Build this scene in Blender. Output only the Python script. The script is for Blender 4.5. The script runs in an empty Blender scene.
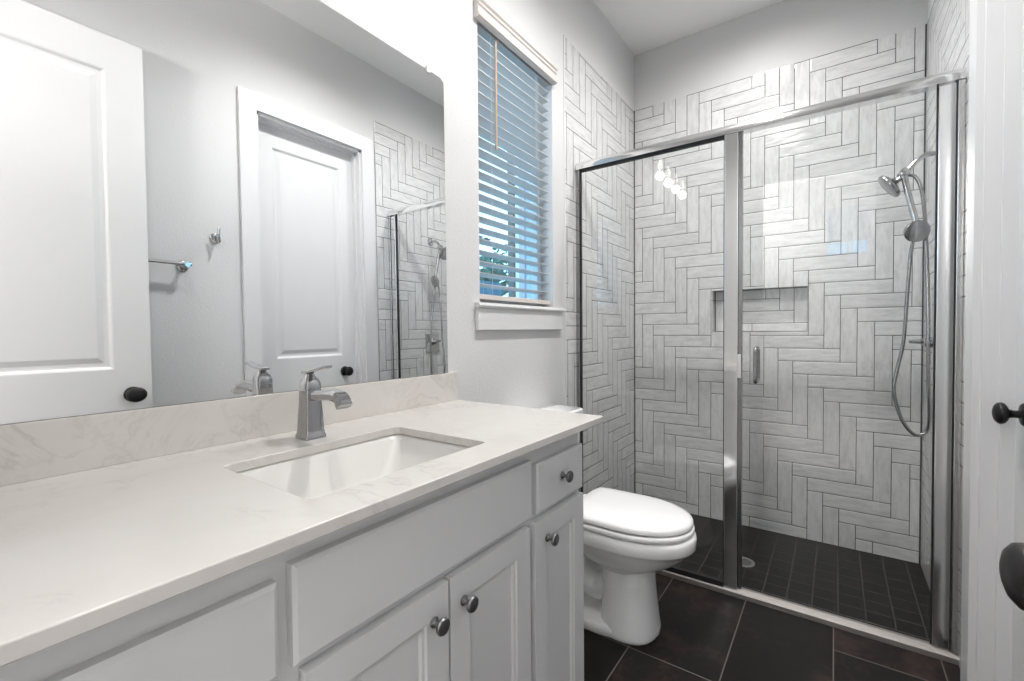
import bpy, bmesh, math, random
from mathutils import Vector, Matrix
PI = math.pi
R = math.radians
SC = bpy.context.scene
COL = SC.collection

# ------------------------------------------------------------------ camera
YAW, PITCH, ROLL = R(35.5518), R(1.2617), R(-0.4456)
FPX, CAM_H = 452.4273, 1.2031
fw = Vector((-math.sin(YAW) * math.cos(PITCH), math.cos(YAW) * math.cos(PITCH), -math.sin(PITCH)))
rt = Vector((math.cos(YAW), math.sin(YAW), 0))
up = rt.cross(fw)
rt2 = rt * math.cos(ROLL) + up * math.sin(ROLL)
up2 = up * math.cos(ROLL) - rt * math.sin(ROLL)
cd = bpy.data.cameras.new('camera')
cam = bpy.data.objects.new('camera', cd)
COL.objects.link(cam)
cd.sensor_width = 36.0
cd.lens = FPX / 1024 * 36.0
cd.clip_start = 0.02
cam.matrix_world = Matrix(((rt2.x, up2.x, -fw.x, 0), (rt2.y, up2.y, -fw.y, 0), (rt2.z, up2.z, -fw.z, CAM_H), (0, 0, 0, 1)))
SC.camera = cam

# ------------------------------------------------------------------ world, exposure
SC.view_settings.view_transform = 'Standard'
SC.view_settings.look = 'None'
SC.view_settings.exposure = 0.68
SC.view_settings.gamma = 1.0
SC.view_settings.use_curve_mapping = False
world = bpy.data.worlds.new('sky')
SC.world = world
world.use_nodes = True
bg = world.node_tree.nodes['Background']
bg.inputs['Color'].default_value = (0.30, 0.66, 1.0, 1)
bg.inputs['Strength'].default_value = 2.8
SC.cycles.max_bounces = 10
SC.cycles.diffuse_bounces = 5
SC.cycles.glossy_bounces = 6
SC.cycles.transparent_max_bounces = 16
SC.cycles.caustics_reflective = False
SC.cycles.caustics_refractive = False
SC.cycles.sample_clamp_indirect = 4.0

P_VANITY, P_CEIL, P_SHOWER, P_BED = 0.4, 92.0, 46.0, 118.0
P_NEAR = 24.0
WARM = (1.0, 0.982, 0.962)


def lamp(name, kind, loc, power, color=WARM, size=0.1, parent=None, rot=None):
    l = bpy.data.lights.new(name, kind)
    l.energy = power
    l.color = color
    if kind == 'AREA':
        l.shape = 'DISK'
        l.size = size
    else:
        l.shadow_soft_size = size
    o = bpy.data.objects.new(name, l)
    COL.objects.link(o)
    o.location = loc
    if rot:
        o.rotation_euler = rot
    if parent:
        o.parent = parent
        o.location = Vector(loc) - wloc(parent)
    return o


# ------------------------------------------------------------------ room numbers (metres)
XL, XR, YB, YR = -1.157, 0.367, 3.105, -0.06     # left, right, back, rear wall planes
ZC = 3.117                                        # ceiling
ZT = 2.73                                         # top of the shower tile
ZP = -0.02                                        # shower floor
YS = 2.235                                        # plane of the glass screen
TW = 0.0746                                       # tile width


# ------------------------------------------------------------------ node helpers
class NT:
    def __init__(s, name):
        s.m = bpy.data.materials.new(name)
        s.m.use_nodes = True
        s.t = s.m.node_tree
        s.b = s.t.nodes['Principled BSDF']

    def n(s, kind, **kw):
        x = s.t.nodes.new(kind)
        for k, v in kw.items():
            setattr(x, k, v)
        return x

    def put(s, sock, v):
        if isinstance(v, (int, float)):
            sock.default_value = v
        elif isinstance(v, (tuple, list)):
            sock.default_value = tuple(v) + (1,) if len(v) == 3 and sock.type == 'RGBA' else v
        else:
            s.t.links.new(v, sock)

    def math(s, op, a, b=0.0, c=None):
        x = s.n('ShaderNodeMath', operation=op)
        s.put(x.inputs[0], a)
        s.put(x.inputs[1], b)
        if c is not None:
            s.put(x.inputs[2], c)
        return x.outputs[0]

    def xyz(s, a, b, c):
        x = s.n('ShaderNodeCombineXYZ')
        for i, v in enumerate((a, b, c)):
            s.put(x.inputs[i], v)
        return x.outputs[0]

    def pos(s):
        g = s.n('ShaderNodeNewGeometry')
        q = s.n('ShaderNodeSeparateXYZ')
        s.t.links.new(g.outputs['Position'], q.inputs[0])
        return g.outputs['Position'], q.outputs

    def noise(s, vec, scale, detail=3, rough=0.5, dist=0.0):
        x = s.n('ShaderNodeTexNoise')
        s.put(x.inputs['Vector'], vec)
        x.inputs['Scale'].default_value = scale
        x.inputs['Detail'].default_value = detail
        x.inputs['Roughness'].default_value = rough
        x.inputs['Distortion'].default_value = dist
        return x.outputs['Fac']

    def white(s, vec):
        x = s.n('ShaderNodeTexWhiteNoise', noise_dimensions='3D')
        s.put(x.inputs['Vector'], vec)
        return x.outputs['Value']

    def ramp(s, fac, stops):
        x = s.n('ShaderNodeValToRGB')
        s.put(x.inputs[0], fac)
        e = x.color_ramp.elements
        while len(e) < len(stops):
            e.new(0.5)
        for i, (p, c) in enumerate(stops):
            e[i].position = p
            e[i].color = tuple(c) + (1,)
        return x.outputs[0]

    def mix(s, fac, a, b):
        x = s.n('ShaderNodeMix', data_type='RGBA')
        s.put(x.inputs[0], fac)
        s.put(x.inputs[6], a)
        s.put(x.inputs[7], b)
        return x.outputs[2]

    def bump(s, h, strength=0.3, dist=0.002):
        x = s.n('ShaderNodeBump')
        x.inputs['Strength'].default_value = strength
        x.inputs['Distance'].default_value = dist
        s.put(x.inputs['Height'], h)
        s.t.links.new(x.outputs[0], s.b.inputs['Normal'])

    def base(s, col, rough=0.5, metal=0.0, spec=0.5, coat=0.0):
        s.put(s.b.inputs['Base Color'], col)
        s.put(s.b.inputs['Roughness'], rough)
        s.b.inputs['Metallic'].default_value = metal
        s.b.inputs['Specular IOR Level'].default_value = spec
        s.b.inputs['Coat Weight'].default_value = coat
        return s.m


def plain(name, col, rough=0.5, metal=0.0, spec=0.5, coat=0.0, wear=0.03):
    t = NT(name)
    p, _ = t.pos()
    f = t.noise(p, 9.0, 3)
    c = t.mix(f, tuple(x * (1 - wear) for x in col), tuple(min(1, x * (1 + wear)) for x in col))
    return t.base(c, rough, metal, spec, coat)


def mat_paint(name, col, rough=0.55, bumpy=0.25, scale=110.0):
    t = NT(name)
    p, _ = t.pos()
    h = t.noise(p, scale, 3, 0.55)
    h = t.math('SMOOTHSTEP' if False else 'POWER', h, 1.6)
    t.bump(h, bumpy, 0.004)
    return t.base(t.mix(t.noise(p, 1.6, 2), tuple(x * .985 for x in col), col), rough, 0, 0.35)


def herring(name, axis, u0, v0, flip=1):
    """stacked herringbone of 1:4 glazed tiles, tile width TW, on a wall running along the axis"""
    t = NT(name)
    p, q = t.pos()
    a = q[0] if axis == 'X' else q[1]
    u = t.math('MULTIPLY', t.math('SUBTRACT', a, u0), flip / TW)
    v = t.math('MULTIPLY', t.math('SUBTRACT', v0, q[2]), 1 / TW)
    fu, fv = t.math('FLOOR', u), t.math('FLOOR', v)
    ru, rv = t.math('SUBTRACT', u, fu), t.math('SUBTRACT', v, fv)
    d = t.math('FLOORED_MODULO', t.math('SUBTRACT', fu, fv), 8.0)
    isv = t.math('GREATER_THAN', d, 3.5)
    inv = t.math('SUBTRACT', 1.0, isv)
    k = t.math('SUBTRACT', 7.0, d)
    la = t.math('ADD', t.math('MULTIPLY', t.math('ADD', ru, d), inv), t.math('MULTIPLY', t.math('ADD', rv, k), isv))
    lb = t.math('ADD', t.math('MULTIPLY', rv, inv), t.math('MULTIPLY', ru, isv))
    ia = t.math('ADD', t.math('MULTIPLY', t.math('SUBTRACT', fu, d), inv), t.math('MULTIPLY', fu, isv))
    ib = t.math('ADD', t.math('MULTIPLY', fv, inv), t.math('MULTIPLY', t.math('SUBTRACT', fv, k), isv))
    rnd = t.white(t.xyz(ia, ib, isv))
    edge = t.math('MINIMUM', t.math('MINIMUM', la, t.math('SUBTRACT', 4.0, la)), t.math('MINIMUM', lb, t.math('SUBTRACT', 1.0, lb)))
    g = 0.022
    grout = t.math('LESS_THAN', edge, g)
    sv = t.xyz(t.math('MULTIPLY', la, 0.55), t.math('MULTIPLY', lb, 2.2), t.math('MULTIPLY', rnd, 61.0))
    wave = t.noise(sv, 1.5, 2.5, 0.45, 0.35)
    fine = t.noise(sv, 4.5, 3, 0.6, 0.5)
    col = t.ramp(t.math('ADD', t.math('MULTIPLY', wave, 0.6), t.math('MULTIPLY', fine, 0.4)),
                 [(0.28, (0.55, 0.55, 0.55)), (0.5, (0.68, 0.68, 0.68)), (0.72, (0.77, 0.77, 0.77))])
    tone = t.math('ADD', 0.95, t.math('MULTIPLY', rnd, 0.08))
    cm = t.n('ShaderNodeMix', data_type='RGBA', blend_type='MULTIPLY')
    cm.inputs[0].default_value = 1.0
    t.put(cm.inputs[6], col)
    t.put(cm.inputs[7], t.xyz(tone, tone, tone))
    c = t.mix(grout, cm.outputs[2], (0.03, 0.03, 0.03))
    mr = t.n('ShaderNodeMapRange', interpolation_type='SMOOTHSTEP')
    t.put(mr.inputs[0], edge)
    mr.inputs[1].default_value = g * 0.6
    mr.inputs[2].default_value = 0.11
    h = t.math('ADD', t.math('MULTIPLY', mr.outputs[0], 0.55), t.math('MULTIPLY', wave, 0.9))
    h = t.math('ADD', h, t.math('MULTIPLY', fine, 0.12))
    t.bump(h, 0.35, 0.006)
    r = t.math('ADD', 0.12, t.math('MULTIPLY', grout, 0.6))
    return t.base(c, r, 0, 0.5)


def floor_tile(name, ox, px, oy, py, stag, cols, grout_col, g, rough):
    t = NT(name)
    p, q = t.pos()
    u = t.math('DIVIDE', t.math('SUBTRACT', q[0], ox), px)
    fu = t.math('FLOOR', u)
    v = t.math('DIVIDE', t.math('SUBTRACT', q[1], oy), py)
    v = t.math('ADD', v, t.math('MULTIPLY', t.math('GREATER_THAN', t.math('ABSOLUTE', fu), 0.5), stag))
    fv = t.math('FLOOR', v)
    ru, rv = t.math('SUBTRACT', u, fu), t.math('SUBTRACT', v, fv)
    eu = t.math('MULTIPLY', t.math('MINIMUM', ru, t.math('SUBTRACT', 1.0, ru)), px)
    ev = t.math('MULTIPLY', t.math('MINIMUM', rv, t.math('SUBTRACT', 1.0, rv)), py)
    edge = t.math('MINIMUM', eu, ev)
    gr = t.math('LESS_THAN', edge, g)
    rnd = t.white(t.xyz(fu, fv, 0.0))
    off = t.xyz(t.math('ADD', q[0], t.math('MULTIPLY', rnd, 17.0)), t.math('MULTIPLY', q[1], 0.8), rnd)
    n1 = t.noise(off, 4.5, 5, 0.62, 0.4)
    n2 = t.noise(off, 38.0, 4, 0.6)
    f = t.math('ADD', t.math('MULTIPLY', n1, 0.75), t.math('MULTIPLY', n2, 0.25))
    f = t.math('ADD', f, t.math('MULTIPLY', t.math('SUBTRACT', rnd, 0.5), 0.1))
    c = t.mix(gr, t.ramp(f, cols), grout_col)
    mr = t.n('ShaderNodeMapRange', interpolation_type='SMOOTHSTEP')
    t.put(mr.inputs[0], edge)
    mr.inputs[1].default_value = g * .5
    mr.inputs[2].default_value = g * 2.5
    t.bump(t.math('ADD', mr.outputs[0], t.math('MULTIPLY', n2, 0.35)), 0.25, 0.002)
    r = t.math('ADD', t.math('ADD', rough, t.math('MULTIPLY', n1, 0.12)), t.math('MULTIPLY', gr, 0.35))
    return t.base(c, r, 0, 0.2)


def mat_quartz(name):
    t = NT(name)
    p, _ = t.pos()
    warp = t.noise(p, 3.0, 4, 0.6)
    n = t.noise(p, 4.5, 6, 0.62, 1.9)
    vein = t.math('ABSOLUTE', t.math('SUBTRACT', n, 0.5))
    vf = t.ramp(vein, [(0.0, (1, 1, 1)), (0.012, (0.35, 0.35, 0.35)), (0.05, (0, 0, 0))])
    msk = t.ramp(warp, [(0.45, (0, 0, 0)), (0.65, (1, 1, 1))])
    mm = t.n('ShaderNodeMix', data_type='RGBA', blend_type='MULTIPLY')
    mm.inputs[0].default_value = 1
    t.put(mm.inputs[6], vf)
    t.put(mm.inputs[7], msk)
    cloud = t.mix(t.noise(p, 7.0, 4, 0.55, 0.6), (0.585, 0.56, 0.53), (0.66, 0.64, 0.615))
    c = t.mix(t.math('MULTIPLY', mm.outputs[2], 0.55), cloud, (0.42, 0.39, 0.37))
    return t.base(c, 0.14, 0, 0.5)


def mat_glass(name, tint=(0.985, 0.99, 0.988)):
    m = bpy.data.materials.new(name)
    m.use_nodes = True
    t = m.node_tree
    t.nodes.clear()
    o = t.nodes.new('ShaderNodeOutputMaterial')
    mx = t.nodes.new('ShaderNodeMixShader')
    tr = t.nodes.new('ShaderNodeBsdfTransparent')
    gl = t.nodes.new('ShaderNodeBsdfGlossy')
    fr = t.nodes.new('ShaderNodeFresnel')
    ge = t.nodes.new('ShaderNodeNewGeometry')
    mr = t.nodes.new('ShaderNodeMapRange')          # thin pane: the same reflectance on both of its faces
    mr.inputs[3].default_value, mr.inputs[4].default_value = 1.45, 1 / 1.45
    t.links.new(ge.outputs['Backfacing'], mr.inputs[0])
    t.links.new(mr.outputs[0], fr.inputs['IOR'])
    tr.inputs[0].default_value = tuple(tint) + (1,)
    gl.inputs[0].default_value = (1, 1, 1, 1)
    gl.inputs['Roughness'].default_value = 0.0
    t.links.new(fr.outputs[0], mx.inputs[0])
    t.links.new(tr.outputs[0], mx.inputs[1])
    t.links.new(gl.outputs[0], mx.inputs[2])
    t.links.new(mx.outputs[0], o.inputs[0])
    return m


def mat_emit(name, col, strength):
    t = NT(name)
    t.base((0.9, 0.9, 0.88), 0.3)
    t.b.inputs['Emission Color'].default_value = tuple(col) + (1,)
    t.b.inputs['Emission Strength'].default_value = strength
    return t.m


M = {}
M['wall'] = mat_paint('wall paint', (0.65, 0.65, 0.652))
M['ceiling'] = mat_paint('ceiling paint', (0.90, 0.90, 0.90), bumpy=0.12)
M['white'] = plain('white trim paint', (0.69, 0.69, 0.695), 0.32, wear=0.01)
M['cabinet'] = plain('cabinet paint', (0.68, 0.68, 0.685), 0.38, wear=0.01)
M['quartz'] = mat_quartz('quartz')
M['porcelain'] = plain('white porcelain', (0.86, 0.86, 0.86), 0.07, spec=0.6, coat=0.4, wear=0.005)
M['basin'] = plain('basin porcelain', (0.68, 0.67, 0.65), 0.3, wear=0.005)
M['seat'] = plain('white seat plastic', (0.90, 0.90, 0.90), 0.16, wear=0.003)
M['chrome'] = plain('chrome', (0.55, 0.55, 0.555), 0.08, 1.0, wear=0.01)
M['faucet chrome'] = plain('faucet chrome', (0.42, 0.42, 0.425), 0.06, 1.0, wear=0.01)
M['satin'] = plain('satin aluminium', (0.70, 0.69, 0.68), 0.22, 1.0, wear=0.02)
M['dark chrome'] = plain('polished steel', (0.36, 0.36, 0.365), 0.16, 1.0, wear=0.03)
M['header'] = plain('bright anodised aluminium', (0.86, 0.86, 0.86), 0.12, 1.0, wear=0.01)
M['threshold'] = plain('brushed threshold aluminium', (0.42, 0.39, 0.37), 0.45, 0.8, wear=0.05)
M['gunmetal'] = plain('pewter knob', (0.20, 0.20, 0.205), 0.35, 0.9, wear=0.08)
M['black'] = plain('black bronze', (0.012, 0.011, 0.011), 0.35, 0.0, spec=0.25, wear=0.2)
M['rubber'] = plain('black gasket', (0.012, 0.012, 0.013), 0.6)
M['blind'] = plain('blind slat', (0.56, 0.555, 0.54), 0.4, wear=0.02)
M['valance'] = plain('blind valance', (0.62, 0.575, 0.545), 0.4, wear=0.02)
M['cord'] = plain('wand', (0.50, 0.36, 0.26), 0.4)
M['mirror'] = plain('mirror silver', (0.90, 0.905, 0.905), 0.0, 1.0, wear=0.0)
M['glass'] = mat_glass('clear glass')
M['tile back'] = herring('herringbone tile back', 'X', -0.276, 1.087 - 0.0)
M['tile left'] = herring('herringbone tile left', 'Y', 2.422, 2.046)
M['tile right'] = herring('herringbone tile right', 'Y', 2.694, 2.4276, -1)
M['floor'] = floor_tile('slate floor tile', 0.002, 0.3165, 2.05, 0.633, 0.667,
                        [(0.34, (0.0035, 0.003, 0.0028)), (0.5, (0.0085, 0.0066, 0.006)), (0.64, (0.042, 0.025, 0.021))],
                        (0.15, 0.13, 0.115), 0.0020, 0.34)
M['pan'] = floor_tile('shower floor tile', 0.018, 0.0955, 2.46, 0.0955, 0.0,
                      [(0.30, (0.004, 0.004, 0.0037)), (0.5, (0.008, 0.0074, 0.007)), (0.72, (0.018, 0.015, 0.0135))],
                      (0.075, 0.068, 0.06), 0.0024, 0.32)
M['grout'] = plain('dark grout', (0.03, 0.03, 0.03), 0.8)
M['shade'] = mat_glass('clear lamp glass', (0.96, 0.96, 0.95))
M['bulb'] = mat_emit('lit bulb', (1.0, 0.96, 0.90), 4.0)
M['diffuser'] = mat_emit('lit diffuser', (1.0, 0.97, 0.93), 3.0)
M['wood'] = plain('fence boards', (0.06, 0.13, 0.16), 0.8, wear=0.25)
M['leaf'] = plain('leaves', (0.09, 0.16, 0.10), 0.6, wear=0.5)
M['bark'] = plain('bark', (0.12, 0.09, 0.07), 0.8, wear=0.3)
M['brick'] = plain('pale brick', (0.42, 0.33, 0.34), 0.8, wear=0.15)
M['siding'] = plain('pale siding', (0.42, 0.50, 0.56), 0.7, wear=0.05)
M['ground'] = plain('ground', (0.48, 0.48, 0.46), 0.9, wear=0.3)
M['carpet'] = plain('carpet', (0.40, 0.37, 0.34), 0.95, wear=0.1)


# ------------------------------------------------------------------ mesh helpers
def wloc(o):
    v = Vector((0, 0, 0))
    while o is not None:
        v += o.location
        o = o.parent
    return v


def tag(o, label=None, cat=None, group=None, kind=None):
    if label: o['label'] = label
    if cat: o['category'] = cat
    if group: o['group'] = group
    if kind: o['kind'] = kind
    return o


def thing(name, loc, label, cat, group=None):
    o = bpy.data.objects.new(name, None)
    o.empty_display_size = 0.05
    COL.objects.link(o)
    o.location = loc
    return tag(o, label, cat, group)


def obj(name, bm, m, parent=None, smooth=None, bevel=0.0, seg=2, origin=None, label=None):
    """link the bmesh (in world coordinates) as one mesh object"""
    bmesh.ops.recalc_face_normals(bm, faces=bm.faces[:])
    base = wloc(parent) if parent else Vector((0, 0, 0))
    org = Vector(origin) if origin is not None else base
    bmesh.ops.translate(bm, verts=bm.verts[:], vec=-org)
    me = bpy.data.meshes.new(name)
    bm.to_mesh(me)
    bm.free()
    me.materials.append(M[m] if isinstance(m, str) else m)
    if smooth is not None:
        for f in me.polygons:
            f.use_smooth = True
        me.set_sharp_from_angle(angle=R(smooth))
    o = bpy.data.objects.new(name, me)
    COL.objects.link(o)
    if parent:
        o.parent = parent
    o.location = org - base
    if bevel:
        b = o.modifiers.new('bevel', 'BEVEL')
        b.width = bevel
        b.segments = seg
        b.limit_method = 'ANGLE'
        b.angle_limit = R(40)
        if smooth is None:
            for f in me.polygons:
                f.use_smooth = True
            b.harden_normals = True
            me.set_sharp_from_angle(angle=R(40))
    if label: o['label'] = label
    return o


def struct(name, bm, m, **kw):
    o = obj(name, bm, m, **kw)
    if o.parent is None:
        o['kind'] = 'structure'
    return o


def B():
    return bmesh.new()


def box(bm, x0, x1, y0, y1, z0, z1):
    v = [bm.verts.new((x, y, z)) for z in (z0, z1) for y in (y0, y1) for x in (x0, x1)]
    for f in ((0, 2, 3, 1), (4, 5, 7, 6), (0, 1, 5, 4), (2, 6, 7, 3), (0, 4, 6, 2), (1, 3, 7, 5)):
        bm.faces.new([v[i] for i in f])
    return bm


def bx(*a):
    return box(B(), *a)


def loft(bm, rings, cap0=True, cap1=True, closed=True):
    vr = [[bm.verts.new(p) for p in r] for r in rings]
    n = len(vr[0])
    for a, b in zip(vr, vr[1:]):
        for i in range(n if closed else n - 1):
            j = (i + 1) % n
            bm.faces.new((a[i], a[j], b[j], b[i]))
    if cap0: bm.faces.new(vr[0][::-1])
    if cap1: bm.faces.new(vr[-1])
    return bm


def frame_axes(d):
    d = Vector(d).normalized()
    h = Vector((0, 0, 1)) if abs(d.z) < 0.9 else Vector((1, 0, 0))
    s = d.cross(h).normalized()
    return d, s, s.cross(d)


def tube(bm, pts, r, n=14, cap=True):
    pts = [Vector(p) for p in pts]
    rs = r if isinstance(r, (list, tuple)) else [r] * len(pts)
    prev = None
    rings = []
    for i, p in enumerate(pts):
        t = (pts[min(i + 1, len(pts) - 1)] - pts[max(i - 1, 0)]).normalized()
        if prev is None:
            _, s, u = frame_axes(t)
        else:
            s = (prev - t * prev.dot(t)).normalized()
            u = s.cross(t)
        prev = s
        rings.append([p + (s * math.cos(2 * PI * k / n) + u * math.sin(2 * PI * k / n)) * rs[i] for k in range(n)])
    return loft(bm, rings, cap, cap)


def lathe(bm, origin, axis, prof, n=28, sx=1.0, sy=1.0):
    """prof: list of (distance along the axis, radius)"""
    o = Vector(origin)
    d, s, u = frame_axes(axis)
    rings = [[o + d * h + (s * math.cos(2 * PI * k / n) * sx + u * math.sin(2 * PI * k / n) * sy) * max(r, 1e-4) for k in range(n)] for h, r in prof]
    return loft(bm, rings)


def smooth_path(pts, n=8):
    """Catmull-Rom through the points"""
    pts = [Vector(p) for p in pts]
    q = [pts[0] * 2 - pts[1]] + pts + [pts[-1] * 2 - pts[-2]]
    out = []
    for i in range(1, len(q) - 2):
        a, b, c, d = q[i - 1], q[i], q[i + 1], q[i + 2]
        for k in range(n):
            t = k / n
            out.append(0.5 * ((2 * b) + (c - a) * t + (2 * a - 5 * b + 4 * c - d) * t * t + (3 * b - a - 3 * c + d) * t ** 3))
    out.append(pts[-1])
    return out


def rrect(x0, x1, y0, y1, z, r, n=6):
    p = []
    for cx, cy, a0 in ((x1 - r, y1 - r, 0), (x0 + r, y1 - r, 90), (x0 + r, y0 + r, 180), (x1 - r, y0 + r, 270)):
        for k in range(n + 1):
            a = R(a0 + 90 * k / n)
            p.append(Vector((cx + r * math.cos(a), cy + r * math.sin(a), z)))
    return p


def prism(bm, prof, axis, a, b):
    """extrude a 2-D profile from a to b along the axis ('Y': profile in X,Z; 'Z': X,Y; 'X': Y,Z)"""
    def P(u, v, t):
        return {'Y': (u, t, v), 'Z': (u, v, t), 'X': (t, u, v)}[axis]
    return loft(bm, [[P(u, v, a) for u, v in prof], [P(u, v, b) for u, v in prof]])


def panel_slab(bm, x0, x1, y0, y1, z0, z1, panels, prof, face=-1, both=False):
    """door leaf: thickness x0..x1, shaped panels on the face towards -X (face -1) or +X (face 1)
    prof: list of (inset, depth)"""
    def side(xf, s):
        ys = sorted({y0, y1} | {p[0] for p in panels} | {p[1] for p in panels})
        zs = sorted({z0, z1} | {p[2] for p in panels} | {p[3] for p in panels})
        for i in range(len(ys) - 1):
            for j in range(len(zs) - 1):
                if any(p[0] <= ys[i] and ys[i + 1] <= p[1] and p[2] <= zs[j] and zs[j + 1] <= p[3] for p in panels):
                    continue
                bm.faces.new([bm.verts.new((xf, y, z)) for y, z in ((ys[i], zs[j]), (ys[i + 1], zs[j]), (ys[i + 1], zs[j + 1]), (ys[i], zs[j + 1]))])
        for p in panels:
            rings = []
            for ins, dep in prof:
                x = xf - s * dep
                rings.append([Vector((x, p[0] + ins, p[2] + ins)), Vector((x, p[1] - ins, p[2] + ins)), Vector((x, p[1] - ins, p[3] - ins)), Vector((x, p[0] + ins, p[3] - ins))])
            loft(bm, rings, cap0=False)
    def flat(xf):
        bm.faces.new([bm.verts.new((xf, y, z)) for y, z in ((y0, z0), (y1, z0), (y1, z1), (y0, z1))])
    if face == -1 or both: side(x0, -1)
    else: flat(x0)
    if face == 1 or both: side(x1, 1)
    else: flat(x1)
    for ya, za, yb, zb in ((y0, z0, y1, z0), (y1, z0, y1, z1), (y1, z1, y0, z1), (y0, z1, y0, z0)):
        bm.faces.new([bm.verts.new(c) for c in ((x0, ya, za), (x0, yb, zb), (x1, yb, zb), (x1, ya, za))])
    bmesh.ops.remove_doubles(bm, verts=bm.verts[:], dist=1e-5)
    return bm


# ================================================================== SETTING
WT = 0.13
WY0, WY1, WZ0, WZ1 = 1.40, 1.978, 1.315, 2.475           # bathroom window opening
# left wall with the window opening
b = B()
box(b, XL - WT, XL, YR - 0.13, WY0, -0.1, ZC)
box(b, XL - WT, XL, WY1, YB + 0.2, -0.1, ZC)
box(b, XL - WT, XL, WY0, WY1, -0.1, WZ0 - 0.02)
box(b, XL - WT, XL, WY0, WY1, WZ1, ZC)
struct('wall_left', b, 'wall')
# right wall with the closet doorway
DY0, DY1, DZ1 = 1.285, 1.99, 2.478
b = B()
box(b, XR, XR + 0.12, YR - 0.13, DY0, -0.1, ZC)
box(b, XR, XR + 0.12, DY1, YB + 0.2, -0.1, ZC)
box(b, XR, XR + 0.12, DY0, DY1, DZ1, ZC)
struct('wall_right', b, 'wall')
# back wall with the niche
NX0, NX1, NZ0, NZ1, ND = -0.641, -0.131, 1.184, 1.447, 0.08
b = B()
box(b, XL, XR, YB + 0.009, YB + 0.13, ZT, ZC)
box(b, XL, XR, YB + 0.009 + ND, YB + 0.2, -0.1, ZT)
struct('wall_back', b, 'wall')
# rear wall with the doorway the photograph is taken from
EX0, EX1 = -0.545, 0.205
b = B()
box(b, XL, EX0, YR - 0.12, YR, 0, ZC)
box(b, EX1, XR, YR - 0.12, YR, 0, ZC)
box(b, EX0, EX1, YR - 0.12, YR, 2.50, ZC)
struct('wall_rear', b, 'wall')
struct('ceiling', bx(XL - 0.13, XR + 0.12, YR - 0.13, YB + 0.2, ZC, ZC + 0.1), 'ceiling')
struct('floor', bx(XL, XR + 0.12, YR - 0.13, 2.262, -0.08, 0.0), 'floor')
struct('floor_shower', bx(XL, XR, 2.262, YB, -0.10, ZP), 'pan')
# tile cladding of the shower
b = B()
def pan(bm, x0, x1, z0, z1):
    box(bm, x0, x1, YB, YB + ND + 0.009, z0, z1)
pan(b, XL, NX0, ZP - .03, ZT); pan(b, NX1, XR, ZP - .03, ZT); pan(b, NX0, NX1, ZP - .03, NZ0); pan(b, NX0, NX1, NZ1, ZT)
box(b, NX0, NX1, YB + ND - 0.002, YB + ND + 0.009, NZ0, NZ1)
struct('wall_tile_back', b, 'tile back')
b = B()
yn = YB + ND - 0.002
box(b, NX0, NX1, yn - .005, yn, NZ1 - .005, NZ1); box(b, NX0, NX1, yn - .004, yn, NZ0, NZ0 + .004); box(b, NX0, NX0 + .005, yn - .005, yn, NZ0, NZ1); box(b, NX1 - .005, NX1, yn - .005, yn, NZ0, NZ1)
struct('trim_7', b, 'grout')
struct('wall_tile_left', bx(XL, XL + 0.002, 2.103, YB, ZP - .03, ZT), 'tile left')
struct('wall_tile_right', bx(XR - 0.002, XR, 2.112, YB, ZP - .03, ZT), 'tile right')
struct('trim_1', bx(XL, XL + 0.004, 2.095, 2.103, 0, ZT), 'white')
struct('trim_2', bx(XR - 0.004, XR, 2.106, 2.112, 0, ZT), 'satin')
struct('trim_3', bx(XL + 0.002, XL + 0.0075, YB - 0.0045, YB, ZP, ZT), 'grout')
struct('trim_4', bx(XR - 0.0075, XR - 0.002, YB - 0.0045, YB, ZP, ZT), 'grout')
struct('baseboard_left', bx(XL, XL + 0.014, 1.20, 2.12, 0, 0.13), 'white', bevel=0.003)
b = B()
box(b, XR - 0.014, XR, YR, 1.19, 0, 0.13)
struct('baseboard_right', b, 'white', bevel=0.003)

# window: frame and panes in the opening, stool and apron
b = B()
fx0, fx1 = XL - 0.115, XL - 0.07
for y0, y1, z0, z1 in ((WY0, WY0 + .035, WZ0, WZ1), (WY1 - .035, WY1, WZ0, WZ1), (WY0 + .035, WY1 - .035, WZ0, WZ0 + .04), (WY0 + .035, WY1 - .035, WZ1 - .04, WZ1)):
    box(b, fx0, fx1, y0, y1, z0, z1)
win = struct('window_1', b, 'white')
struct('window_glass', bx(XL - 0.095, XL - 0.091, WY0 + .03, WY1 - .03, WZ0 + .03, WZ1 - .03), 'glass', parent=win)
b = prism(B(), [(XL - 0.07, WZ0 - 0.02), (XL + 0.026, WZ0 - 0.02), (XL + 0.030, WZ0 - 0.012), (XL + 0.026, WZ0), (XL - 0.07, WZ0)], 'Y', WY0, WY1)
prism(b, [(XL, WZ0 - 0.02), (XL + 0.026, WZ0 - 0.02), (XL + 0.030, WZ0 - 0.012), (XL + 0.026, WZ0), (XL, WZ0)], 'Y', WY0 - 0.035, WY0)
prism(b, [(XL, WZ0 - 0.02), (XL + 0.026, WZ0 - 0.02), (XL + 0.030, WZ0 - 0.012), (XL + 0.026, WZ0), (XL, WZ0)], 'Y', WY1, WY1 + 0.085)
struct('window_sill', b, 'white', parent=win)
struct('window_apron', bx(XL, XL + 0.018, WY0 - 0.03, WY1 + 0.065, 1.205, WZ0 - 0.02), 'white', parent=win, bevel=0.003)

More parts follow.
